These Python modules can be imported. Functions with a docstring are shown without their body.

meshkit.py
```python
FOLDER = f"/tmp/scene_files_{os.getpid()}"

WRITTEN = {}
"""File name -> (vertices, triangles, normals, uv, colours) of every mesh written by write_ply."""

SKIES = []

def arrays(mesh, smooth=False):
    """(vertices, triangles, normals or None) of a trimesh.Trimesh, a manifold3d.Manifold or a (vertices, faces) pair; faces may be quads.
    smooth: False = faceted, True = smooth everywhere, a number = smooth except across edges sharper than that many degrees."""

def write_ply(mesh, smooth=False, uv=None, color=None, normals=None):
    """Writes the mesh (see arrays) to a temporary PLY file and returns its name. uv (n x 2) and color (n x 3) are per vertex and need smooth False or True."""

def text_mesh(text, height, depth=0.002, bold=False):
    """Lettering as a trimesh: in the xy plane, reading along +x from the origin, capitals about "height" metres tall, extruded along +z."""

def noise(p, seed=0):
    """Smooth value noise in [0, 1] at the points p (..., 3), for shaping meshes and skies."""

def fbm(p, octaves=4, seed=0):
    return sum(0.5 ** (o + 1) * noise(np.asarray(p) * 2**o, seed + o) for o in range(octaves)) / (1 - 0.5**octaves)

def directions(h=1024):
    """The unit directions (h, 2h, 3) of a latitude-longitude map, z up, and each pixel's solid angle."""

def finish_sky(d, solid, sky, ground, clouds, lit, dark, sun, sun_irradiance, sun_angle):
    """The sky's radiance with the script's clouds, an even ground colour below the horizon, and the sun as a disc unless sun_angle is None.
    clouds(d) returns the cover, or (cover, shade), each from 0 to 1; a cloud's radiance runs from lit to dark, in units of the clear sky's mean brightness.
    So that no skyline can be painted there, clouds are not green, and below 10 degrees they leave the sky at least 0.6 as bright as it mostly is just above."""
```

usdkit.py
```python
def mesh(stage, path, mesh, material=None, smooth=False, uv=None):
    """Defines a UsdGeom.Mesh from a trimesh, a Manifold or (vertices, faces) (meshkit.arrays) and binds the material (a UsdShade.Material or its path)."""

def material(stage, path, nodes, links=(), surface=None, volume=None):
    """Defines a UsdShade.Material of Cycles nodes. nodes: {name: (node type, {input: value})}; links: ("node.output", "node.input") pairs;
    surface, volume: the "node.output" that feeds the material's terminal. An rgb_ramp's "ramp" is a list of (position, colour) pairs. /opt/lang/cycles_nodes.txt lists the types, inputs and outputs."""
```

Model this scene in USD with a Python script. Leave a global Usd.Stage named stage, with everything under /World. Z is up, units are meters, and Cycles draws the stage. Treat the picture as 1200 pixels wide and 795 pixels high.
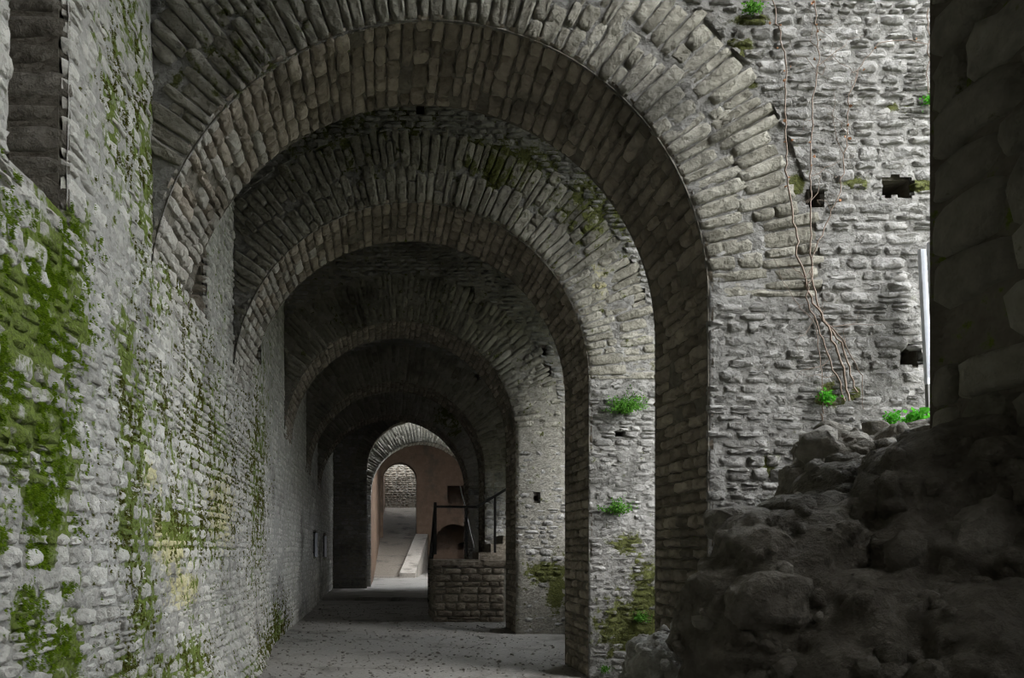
import math, numpy as np, trimesh, manifold3d as m3, usdkit, meshkit
from pxr import Usd, UsdGeom, UsdLux, UsdShade, Sdf, Gf, Vt
from shapely.geometry import Polygon, box as sbox
from shapely.ops import unary_union

stage = Usd.Stage.CreateInMemory()
UsdGeom.SetStageUpAxis(stage, UsdGeom.Tokens.z)
UsdGeom.SetStageMetersPerUnit(stage, 1.0)
W = '/World'
UsdGeom.Xform.Define(stage, W)
UsdGeom.Scope.Define(stage, W + '/Looks')

# ------------------------------------------------------------------ camera, sky, sun, exposure
EYE = 1.6
FPX, VX, VY = 900.0, 445.0, 645.0            # focal length in pixels, vanishing point of the passage
cam = UsdGeom.Camera.Define(stage, W + '/camera')
cam.AddTranslateOp().Set(Gf.Vec3d(0, 0, EYE))
cam.AddRotateXOp().Set(90.0)
cam.CreateHorizontalApertureAttr(36.0)
cam.CreateVerticalApertureAttr(36.0 * 795 / 1200)
cam.CreateFocalLengthAttr(36.0 * FPX / 1200)
cam.CreateHorizontalApertureOffsetAttr((600 - VX) / 1200 * 36.0)
cam.CreateVerticalApertureOffsetAttr((VY - 397.5) / 1200 * 36.0)
cam.CreateFStopAttr(5.0)
cam.CreateFocusDistanceAttr(8.5)
cam.CreateClippingRangeAttr(Gf.Vec2f(0.05, 500))
cam.CreateExposureAttr(1.25)

sky = UsdLux.DomeLight.Define(stage, W + '/sky')
sky.CreateColorAttr(Gf.Vec3f(0.885, 0.935, 1.0))
sky.CreateIntensityAttr(1.25)
sun = UsdLux.DistantLight.Define(stage, W + '/sun')       # the sun behind thin cloud: a broad soft disc
sun.CreateAngleAttr(48.0)
sun.CreateColorAttr(Gf.Vec3f(1.0, 0.97, 0.93))
sun.CreateIntensityAttr(1.25)
SUN_TO = np.array([0.85, -0.80, 0.75])                   # towards the sun
def aim(xf, d):
    d = np.asarray(d, float) / np.linalg.norm(d)
    x = np.cross([0, 0, 1.0], d); x /= np.linalg.norm(x); y = np.cross(d, x)
    xf.AddTransformOp().Set(Gf.Matrix4d(*x, 0, *y, 0, *d, 0, 0, 0, 0, 1))
aim(sun, SUN_TO)

# ------------------------------------------------------------------ materials
def ramp(*stops): return ("rgb_ramp", {"ramp": [(p, c) for p, c in stops]})
def stone_mat(name, dark, mid, light, stain=(0.045, 0.043, 0.036), moss_a=(0.045, 0.060, 0.008), moss_b=(0.135, 0.190, 0.012),
              lichen=(0.46, 0.42, 0.20), fine=26.0, bump=1.0, rough=0.92, tone_w=0.45, chip=15.0, facet=0.55, grain=0.010, flat=(1.0, 1.0, 1.7)):
    """Rough limestone with broken facets. The mesh's 'tint' says per stone: r tone, g moss, b lichen (stains and growth of the stone itself)."""
    n = {
        "geo": ("geometry", {}),
        "tint": ("attribute", {"attribute": "tint"}),
        "sep": ("separate_color", {"color_type": "rgb"}),
        "big": ("noise_texture", {"scale": 0.9, "detail": 5.0, "roughness": 0.65}),
        "med": ("noise_texture", {"scale": fine * 0.3, "detail": 7.0, "roughness": 0.66}),
        "fin": ("noise_texture", {"scale": fine * 1.6, "detail": 7.0, "roughness": 0.7}),
        "a": ("math", {"math_type": "multiply", "value2": tone_w}),
        "b": ("math", {"math_type": "multiply_add", "value2": 0.85}),
        "c": ("math", {"math_type": "subtract", "value2": 0.85 * 0.5 - 0.5 * (1 - tone_w)}),
        "col": ramp((0.1, dark), (0.5, mid), (0.9, light)),
        "st": ("map_range", {"range_type": "smoothstep", "from_min": 0.50, "from_max": 0.72, "to_min": 0.0, "to_max": 0.62}),
        "mst": ("mix", {"color2": stain}),
        "lf": ("math", {"math_type": "multiply_add", "value2": 0.9}),
        "lr": ("map_range", {"range_type": "smoothstep", "from_min": 0.80, "from_max": 1.0, "to_min": 0.0, "to_max": 0.8}),
        "ml": ("mix", {"color2": lichen}),
        "mf": ("math", {"math_type": "multiply_add", "value2": 1.5}),
        "mr": ("map_range", {"range_type": "smoothstep", "from_min": 1.12, "from_max": 1.30, "to_min": 0.0, "to_max": 0.95}),
        "mcol": ramp((0.3, moss_a), (0.72, moss_b)),
        "mm": ("mix", {}),
        # broken facets: each cell is a small tilted plane
        "fl": ("vector_math", {"math_type": "multiply", "vector2": flat}),
        "wn": ("vector_math", {"math_type": "multiply_add", "vector2": (0.07, 0.07, 0.07)}),
        "chip": ("voronoi_texture", {"scale": chip, "feature": "f1", "randomness": 1.0}),
        "off": ("vector_math", {"math_type": "subtract"}),
        "cc": ("vector_math", {"math_type": "subtract", "vector2": (0.5, 0.5, 0.5)}),
        "dot": ("vector_math", {"math_type": "dot_product"}),
        "hf": ("math", {"math_type": "multiply", "value2": facet}),
        "hm": ("math", {"math_type": "multiply_add", "value2": grain * 2.2}),
        "hg": ("math", {"math_type": "multiply_add", "value2": grain}),
        "bump": ("bump", {"strength": bump, "distance": 1.0}),
        "p": ("principled_bsdf", {"roughness": rough, "specular_ior_level": 0.2}),
    }
    l = [("geo.position", "big.vector"), ("geo.position", "med.vector"), ("geo.position", "fin.vector"),
         ("tint.color", "sep.color"), ("sep.r", "a.value1"), ("med.fac", "b.value1"), ("a.value", "b.value3"), ("b.value", "c.value1"), ("c.value", "col.fac"),
         ("big.fac", "st.value"), ("st.result", "mst.fac"), ("col.color", "mst.color1"),
         ("med.fac", "lf.value1"), ("sep.b", "lf.value3"), ("lf.value", "lr.value"), ("lr.result", "ml.fac"), ("mst.color", "ml.color1"),
         ("med.fac", "mf.value1"), ("sep.g", "mf.value3"), ("mf.value", "mr.value"), ("mr.result", "mm.fac"), ("ml.color", "mm.color1"),
         ("fin.fac", "mcol.fac"), ("mcol.color", "mm.color2"),
         ("geo.position", "fl.vector1"), ("med.color", "wn.vector1"), ("fl.vector", "wn.vector3"), ("wn.vector", "chip.vector"),
         ("wn.vector", "off.vector1"), ("chip.position", "off.vector2"), ("chip.color", "cc.vector1"), ("off.vector", "dot.vector1"), ("cc.vector", "dot.vector2"),
         ("dot.value", "hf.value1"), ("med.fac", "hm.value1"), ("hf.value", "hm.value3"), ("fin.fac", "hg.value1"), ("hm.value", "hg.value3"), ("hg.value", "bump.height"), ("bump.normal", "p.normal"),
         ("mm.color", "p.base_color")]
    return usdkit.material(stage, f"{W}/Looks/{name}", n, l, surface="p.BSDF")

def plain_mat(name, a, b, scale=20.0, rough=0.8, bump=0.2, bdist=0.004, metallic=0.0, spec=0.3):
    n = {"geo": ("geometry", {}), "n": ("noise_texture", {"scale": scale, "detail": 5.0, "roughness": 0.6}), "r": ramp((0.3, a), (0.7, b)),
         "bump": ("bump", {"strength": bump, "distance": bdist}), "p": ("principled_bsdf", {"roughness": rough, "metallic": metallic, "specular_ior_level": spec})}
    return usdkit.material(stage, f"{W}/Looks/{name}", n, [("geo.position", "n.vector"), ("n.fac", "r.fac"), ("r.color", "p.base_color"), ("n.fac", "bump.height"), ("bump.normal", "p.normal")], surface="p.BSDF")

def leaf_mat(name, a, b):
    n = {"geo": ("geometry", {}), "n": ("noise_texture", {"scale": 40.0, "detail": 2.0}), "r": ramp((0.3, a), (0.7, b)),
         "d": ("diffuse_bsdf", {}), "t": ("translucent_bsdf", {}), "m": ("mix_closure", {"fac": 0.35})}
    return usdkit.material(stage, f"{W}/Looks/{name}", n, [("geo.position", "n.vector"), ("n.fac", "r.fac"), ("r.color", "d.color"), ("r.color", "t.color"), ("d.BSDF", "m.closure1"), ("t.BSDF", "m.closure2")], surface="m.closure")

M = {}
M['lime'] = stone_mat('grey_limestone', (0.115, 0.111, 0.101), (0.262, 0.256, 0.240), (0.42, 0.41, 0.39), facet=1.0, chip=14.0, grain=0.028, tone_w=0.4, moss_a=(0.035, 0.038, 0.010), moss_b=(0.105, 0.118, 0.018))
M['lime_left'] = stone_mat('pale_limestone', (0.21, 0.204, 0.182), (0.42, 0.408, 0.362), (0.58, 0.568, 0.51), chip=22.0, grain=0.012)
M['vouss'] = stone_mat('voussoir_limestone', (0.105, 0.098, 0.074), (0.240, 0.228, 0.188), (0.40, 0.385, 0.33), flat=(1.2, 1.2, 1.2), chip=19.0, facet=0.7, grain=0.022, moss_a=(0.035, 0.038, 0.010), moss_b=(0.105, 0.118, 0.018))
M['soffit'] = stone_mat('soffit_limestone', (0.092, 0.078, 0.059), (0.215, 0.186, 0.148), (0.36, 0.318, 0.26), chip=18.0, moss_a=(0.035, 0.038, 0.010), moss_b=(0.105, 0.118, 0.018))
M['springer'] = stone_mat('springer_limestone', (0.14, 0.130, 0.108), (0.305, 0.288, 0.25), (0.46, 0.44, 0.39), chip=18.0)
M['mortar'] = stone_mat('lime_mortar', (0.13, 0.122, 0.10), (0.25, 0.238, 0.205), (0.38, 0.365, 0.32), fine=34.0, chip=30.0, facet=0.5, moss_a=(0.035, 0.038, 0.010), moss_b=(0.105, 0.118, 0.018))
M['mortar_lime'] = stone_mat('eroded_lime_mortar', (0.105, 0.101, 0.090), (0.228, 0.222, 0.206), (0.37, 0.362, 0.34), facet=1.0, chip=16.0, grain=0.028, fine=28.0, moss_a=(0.035, 0.038, 0.010), moss_b=(0.105, 0.118, 0.018))
M['mortar_pale'] = stone_mat('pale_lime_mortar', (0.15, 0.144, 0.126), (0.330, 0.322, 0.290), (0.49, 0.48, 0.445), facet=0.6, chip=26.0, fine=30.0)
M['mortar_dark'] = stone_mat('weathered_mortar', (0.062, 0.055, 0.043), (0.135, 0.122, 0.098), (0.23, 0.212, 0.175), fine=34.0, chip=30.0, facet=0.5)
M['rubble'] = stone_mat('rubble_core', (0.060, 0.054, 0.043), (0.165, 0.150, 0.122), (0.36, 0.34, 0.295), fine=30.0, chip=22.0, facet=1.1, grain=0.024, flat=(1, 1, 1))
M['rubble_pale'] = stone_mat('pale_rubble', (0.12, 0.112, 0.100), (0.26, 0.25, 0.225), (0.42, 0.41, 0.38), fine=40.0, chip=30.0, facet=0.8, flat=(1, 1, 1))
M['plaster'] = stone_mat('red_brown_plaster', (0.075, 0.048, 0.032), (0.125, 0.084, 0.058), (0.19, 0.135, 0.10), fine=10.0, facet=0.1)
M['gravel'] = stone_mat('gravel_floor', (0.16, 0.15, 0.135), (0.295, 0.280, 0.256), (0.44, 0.42, 0.39), fine=70.0, chip=60.0, facet=0.5, grain=0.006, tone_w=0.2, flat=(1, 1, 1))
M['pebble'] = stone_mat('pebbles', (0.13, 0.12, 0.105), (0.25, 0.235, 0.212), (0.42, 0.40, 0.37), fine=60.0, facet=0.2)
M['kerb'] = stone_mat('kerb_render', (0.22, 0.20, 0.175), (0.33, 0.305, 0.27), (0.45, 0.42, 0.38), fine=30.0, facet=0.15)
M['paving'] = stone_mat('ramp_paving', (0.09, 0.078, 0.063), (0.17, 0.150, 0.124), (0.26, 0.235, 0.20), fine=40.0, chip=30.0, facet=0.6, flat=(1, 1, 1))
M['iron'] = plain_mat('black_iron', (0.006, 0.006, 0.006), (0.016, 0.014, 0.012), 30.0, 0.6, 0.15, 0.001, 0.3)
M['white'] = plain_mat('white_paint', (0.46, 0.48, 0.52), (0.60, 0.62, 0.66), 12.0, 0.5, 0.05, 0.001)
M['bark'] = plain_mat('dry_creeper_bark', (0.13, 0.095, 0.072), (0.27, 0.215, 0.175), 60.0, 0.9, 0.3, 0.002)
M['dead'] = plain_mat('dead_leaf', (0.16, 0.075, 0.035), (0.30, 0.15, 0.075), 60.0, 0.9, 0.2, 0.002)
M['fern'] = leaf_mat('fern_leaf', (0.045, 0.13, 0.018), (0.13, 0.30, 0.05))
M['bright'] = leaf_mat('bright_leaf', (0.05, 0.24, 0.02), (0.11, 0.40, 0.04))
M['moss'] = leaf_mat('moss_green', (0.080, 0.145, 0.010), (0.230, 0.340, 0.022))
M['moss_olive'] = leaf_mat('moss_olive', (0.065, 0.072, 0.014), (0.160, 0.160, 0.034))
M['earth'] = plain_mat('outside_earth', (0.07, 0.075, 0.045), (0.14, 0.15, 0.08), 6.0, 0.95, 0.5, 0.02)
M['cable'] = plain_mat('grey_cable', (0.10, 0.095, 0.09), (0.14, 0.135, 0.13), 12.0, 0.6, 0.05, 0.001)
M['vault'] = stone_mat('vault_plaster', (0.05, 0.046, 0.038), (0.10, 0.093, 0.08), (0.16, 0.15, 0.13), fine=14.0, facet=0.1)

# ------------------------------------------------------------------ prim helpers
rng = np.random.default_rng(7)
used = {}
def path_for(name, parent):
    base = parent if parent else W
    k = (base, name); n = used.get(k, 0); used[k] = n + 1
    return f"{base}/{name}" if n == 0 else f"{base}/{name}_{n:03d}"
def info(prim, label=None, cat=None, group=None, kind=None):
    for k, v in (('label', label), ('category', cat), ('group', group), ('kind', kind)):
        if v: prim.SetCustomDataByKey(k, v)
def thing(name, label, cat=None, group=None, kind=None):
    p = path_for(name, None); x = UsdGeom.Xform.Define(stage, p); info(x.GetPrim(), label, cat, group, kind); return p
def put(name, mesh, mat, parent=None, tint=None, smooth=False, label=None, cat=None, group=None, kind=None):
    p = path_for(name, parent)
    m = usdkit.mesh(stage, p, mesh, M[mat], smooth=smooth)
    if tint is not None:
        t = np.asarray(tint, np.float32)
        if smooth is not False and smooth is not True: raise ValueError
        UsdGeom.PrimvarsAPI(m).CreatePrimvar('tint', Sdf.ValueTypeNames.Color3fArray, 'vertex').Set(Vt.Vec3fArray.FromNumpy(t))
    info(m.GetPrim(), label, cat, group, kind)
    return p
def flat_tint(n, r=0.5, g=0.0, b=0.0): return np.tile(np.array([[r, g, b]]), (n, 1))
def fbm(p, octaves=4, seed=0): return meshkit.fbm(p, octaves, seed)
def man_mesh(man):
    m = man.to_mesh(); return np.asarray(m.vert_properties[:, :3], float), np.asarray(m.tri_verts, int)
def boxm(x0, x1, y0, y1, z0, z1): return m3.Manifold.cube((x1 - x0, y1 - y0, z1 - z0)).translate((x0, y0, z0))
def join(parts):
    V, F, n = [], [], 0
    for v, f in parts:
        V.append(v); F.append(np.asarray(f) + n); n += len(v)
    return np.vstack(V), np.vstack(F)
def rough(mesh, edge, amp, scale, seed=0, octaves=4):
    """Subdivides a manifold to edge and pushes its vertices by noise."""
    v, f = man_mesh(mesh.refine_to_length(edge))
    d = np.stack([fbm(v * scale + 17.3 * k, octaves, seed + 5 * k) - 0.5 for k in range(3)], 1)
    return v + d * 2 * amp, f
def prism(pts_bottom, pts_top): return m3.Manifold.hull_points(np.array(list(pts_bottom) + list(pts_top)))
def extrude_xz(poly, y0, y1):
    """A shapely polygon in (x, z) extruded along y from y0 to y1, as a Manifold."""
    polys = [np.array(g.exterior.coords)[:-1] for g in getattr(poly, 'geoms', [poly])]
    holes = [np.array(h.coords)[:-1] for g in getattr(poly, 'geoms', [poly]) for h in g.interiors]
    cs = m3.CrossSection([p for p in polys] + [h for h in holes], m3.FillRule.EvenOdd)
    return m3.Manifold.extrude(cs, y1 - y0).rotate((90, 0, 0)).translate((0, y1, 0))

# ------------------------------------------------------------------ the row of arches (all in metres; y runs down the passage)
XL, XR, CX, RX = -1.82, 2.60, 0.39, 2.21
class Arch:
    def __init__(s, yf, yb, zs, crown, cx=CX, rx=RX, xend=4.6, top=8.18, xl=XL, floor=0.0):
        s.yf, s.yb, s.zs, s.rx, s.cx, s.xend, s.top, s.xl, s.floor = yf, yb, zs, rx, cx, xend, top, xl, floor
        s.k = (crown - zs) / rx
    def inside(s, x, z, grow=0.0):
        """Whether (x, z) lies in the opening, widened by grow."""
        up = ((x - s.cx) / (s.rx + grow)) ** 2 + ((z - s.zs) / (s.rx * s.k + grow)) ** 2 < 1
        low = (z <= s.zs) & (x > s.cx - s.rx - grow) & (x < s.cx + s.rx + grow)
        return np.where(z > s.zs, up, low)
    def poly(s, grow=0.0, n=48):
        t = np.linspace(0, math.pi, n)
        xs, zs = s.cx + (s.rx + grow) * np.cos(t), s.zs + (s.rx * s.k + grow) * np.sin(t)
        return Polygon([(s.cx + s.rx + grow, s.floor - 0.5)] + list(zip(xs, zs)) + [(s.cx - s.rx - grow, s.floor - 0.5)])
A = [Arch(2.40, 3.63, 4.70, 6.90), Arch(6.08, 7.26, 3.60, 5.80), Arch(9.55, 10.78, 3.72, 5.93), Arch(14.65, 15.85, 3.75, 5.97),
     Arch(19.0, 20.2, 3.55, 5.77), Arch(22.5, 23.6, 3.40, 5.58), Arch(30.0, 30.6, 4.75, 6.70, cx=1.43, rx=1.93, floor=0.08), Arch(31.5, 32.4, 3.95, 6.03, cx=1.72, rx=2.08, floor=0.08)]

def screen(p):
    y = np.maximum(p[..., 1], 0.2)
    return VX + FPX * p[..., 0] / y, VY - FPX * (p[..., 2] - EYE) / y
def in_view(p, pad=90, grow=0.45):
    """Whether a point can be seen from about the camera's place, through the openings before it."""
    sx, sy = screen(p)
    ok = (p[..., 1] > 0.5) & (sx > -pad) & (sx < 1200 + pad) & (sy > -pad) & (sy < 795 + pad)
    for a in A[1:]:
        for yy in (a.yf, a.yb):
            far = p[..., 1] > yy + 0.05
            t = yy / np.maximum(p[..., 1], 1e-3)
            ok &= ~far | a.inside(p[..., 0] * t, EYE + (p[..., 2] - EYE) * t, grow)
    return ok

# ------------------------------------------------------------------ masonry: rows of separate stones
def courses(u0, u1, v0, v1, h, w, gaps=(), r=rng, split=0.14):
    """Rows of stones over a rectangle: (n, 4) of u0, u1, v0, v1. h and w are (least, most); gaps are rectangles left open."""
    out, v = [], v0
    while v < v1 - h[0] * 0.4:
        hh = min(r.uniform(*h), v1 - v)
        segs = [(u0, u1)]
        for g in gaps:
            if g[2] < v + hh * 0.75 and g[3] > v + hh * 0.25:
                segs = [s for a, b in segs for s in ((a, min(b, g[0])), (max(a, g[1]), b)) if s[1] - s[0] > 0.03]
        big = hh / (0.5 * (h[0] + h[1]))
        for a, b in segs:
            u = a - (r.uniform(0, w[0]) if a == u0 else 0)
            while u < b:
                ww = r.uniform(*w) * (0.75 + 0.25 * big)
                e = u + ww
                if b - e < w[0] * 0.5: e = b
                e = min(e, b)
                if r.random() < split and hh > h[0] * 1.15:
                    c = v + hh * r.uniform(0.38, 0.62); out += [(u, e, v, c), (u, e, c, v + hh)]
                else:
                    out.append((u, e, v, v + hh))
                u = e
        v += hh
    a = np.array(out); a[:, 0] = np.maximum(a[:, 0], u0)
    return a[(a[:, 1] - a[:, 0] > 0.02)]

T12 = np.array([(1, 0), (1, .66), (.74, 1), (0, 1), (-.74, 1), (-1, .66), (-1, 0), (-1, -.66), (-.74, -1), (0, -1), (.74, -1), (1, -.66)])
T8 = np.array([(1, .55), (.6, 1), (-.6, 1), (-1, .55), (-1, -.55), (-.6, -1), (.6, -1), (1, -.55)])
def stone_grid(q, gap, proud, relief, jit, r=rng, fine=True, deep=0.04, eh=-0.006, dh=0.014, bev=.010):
    """Outline rings of each stone in (u, v, height): base, face edge, inner face, centre. Returns (n, P, 3) and faces.
    eh, dh: the height of the face's edge and of its middle over the mortar."""
    T = T12 if fine else T8
    k, n = len(T), len(q)
    c = np.stack([(q[:, 0] + q[:, 1]) / 2, (q[:, 2] + q[:, 3]) / 2], 1)
    hs = np.stack([(q[:, 1] - q[:, 0]) / 2, (q[:, 3] - q[:, 2]) / 2], 1)
    small = np.minimum(hs[:, 0], hs[:, 1])
    ring = T[None] * np.maximum(hs - gap * r.uniform(0.5, 1.5, (n, 1)), 0.012)[:, None]
    ring = ring + r.normal(0, 1, ring.shape) * (jit * small)[:, None, None]
    out = r.normal(0, proud, n)[:, None]
    tilt = r.normal(0, 0.025, (n, 2))
    def H(pts, base, amp): return base + out + (pts * tilt[:, None]).sum(2) + r.normal(0, amp, pts.shape[:2])
    V = [np.concatenate([ring * 1.04, np.full((n, k, 1), -deep)], 2)]
    e = ring * (1 - np.minimum(0.2, bev / small))[:, None, None]
    V.append(np.concatenate([e, H(e, eh, relief * 0.5)[..., None]], 2))
    if fine:
        m = ring * r.uniform(0.5, 0.72, (n, k, 1)); V.append(np.concatenate([m, H(m, dh, relief)[..., None]], 2))
    z = r.normal(0, 0.2, (n, 1, 2)) * hs[:, None]
    V.append(np.concatenate([z, H(z, dh * 1.1, relief)[..., None]], 2))
    V = np.concatenate(V, 1)
    V[:, :, :2] += c[:, None]
    F, rings = [], (3 if fine else 2)
    for j in range(rings - 1):
        for i in range(k):
            a, b = j * k + i, j * k + (i + 1) % k
            F += [(a, b, b + k), (a, b + k, a + k)]
    F += [((rings - 1) * k + i, (rings - 1) * k + (i + 1) % k, rings * k) for i in range(k)]
    return V, np.array(F), c

def skin(parent, mat, U, Vv, place, height, tint, dead=None, view=True, name='mortar', flip=False):
    """The mortar between the stones: a grid over (u, v) pushed in and out by noise. place(u, v, h) gives world points; dead(u, v) is left open."""
    U, Vv = np.meshgrid(U, Vv, indexing='ij'); n = U.shape[1]
    p3 = np.stack([U, Vv, U * 0 + 3.7], 2)
    h = height(U, Vv) + 0.024 * (fbm(p3 * 3.2, 3, 61) - .5) + 0.024 * (fbm(p3 * 13, 3, 67) - .5)
    P = place(U, Vv, h).reshape(-1, 3); t = tint(U, Vv).reshape(-1, 3)
    i, j = np.meshgrid(np.arange(U.shape[0] - 1), np.arange(n - 1), indexing='ij'); b = (i * n + j).ravel()
    Q = np.stack([b, b + n, b + n + 1, b + 1], 1)
    if dead is not None: Q = Q[~dead(U, Vv).ravel()[Q].any(1)]
    if view: Q = Q[in_view(P[Q].mean(1))]
    F = np.vstack([Q[:, [0, 1, 2]], Q[:, [0, 2, 3]]]); F = F[:, ::-1] if flip else F
    k, inv = np.unique(F, return_inverse=True)
    return put(name, (P[k], inv.reshape(F.shape)), mat, parent, tint=t[k], smooth=True)
def span(a, b, step): return np.linspace(a, b, max(2, int(round((b - a) / step)) + 1))

def lay(parent, name, stuff_name, V, F, tint, mat, limit=300, keep=None, stuff_label=None):
    """Puts stones (n, P, 3 world points) under parent: those that show largest as parts, the rest joined as stuff."""
    cen = V.mean(1)
    vis = in_view(cen, pad=12, grow=0.02)
    sx, sy = screen(V); area = (sx.max(1) - sx.min(1)) * (sy.max(1) - sy.min(1))
    keep = in_view(cen) if keep is None else keep
    V, tint, area, vis = V[keep], tint[keep], area[keep], vis[keep]
    if not len(V): return
    order = np.argsort(-(area * vis), kind='stable')
    own = [i for i in order[:limit] if vis[i] and area[i] > 45]
    for i in own: put(name, (V[i], F), mat, parent, tint=np.tile(tint[i], (V.shape[1], 1)), smooth=True)
    rest = np.setdiff1d(np.arange(len(V)), own)
    if len(rest):
        P = V.shape[1]
        put(stuff_name, (V[rest].reshape(-1, 3), (F[None] + (np.arange(len(rest)) * P)[:, None, None]).reshape(-1, 3)), mat, parent,
            tint=np.repeat(tint[rest], P, 0), kind='stuff', smooth=True)

def tints(n, lo=0.1, hi=0.9, r=rng):
    t = np.zeros((n, 3)); t[:, 0] = np.clip(r.normal(0.5, 0.22, n), lo, hi); return t

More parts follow.
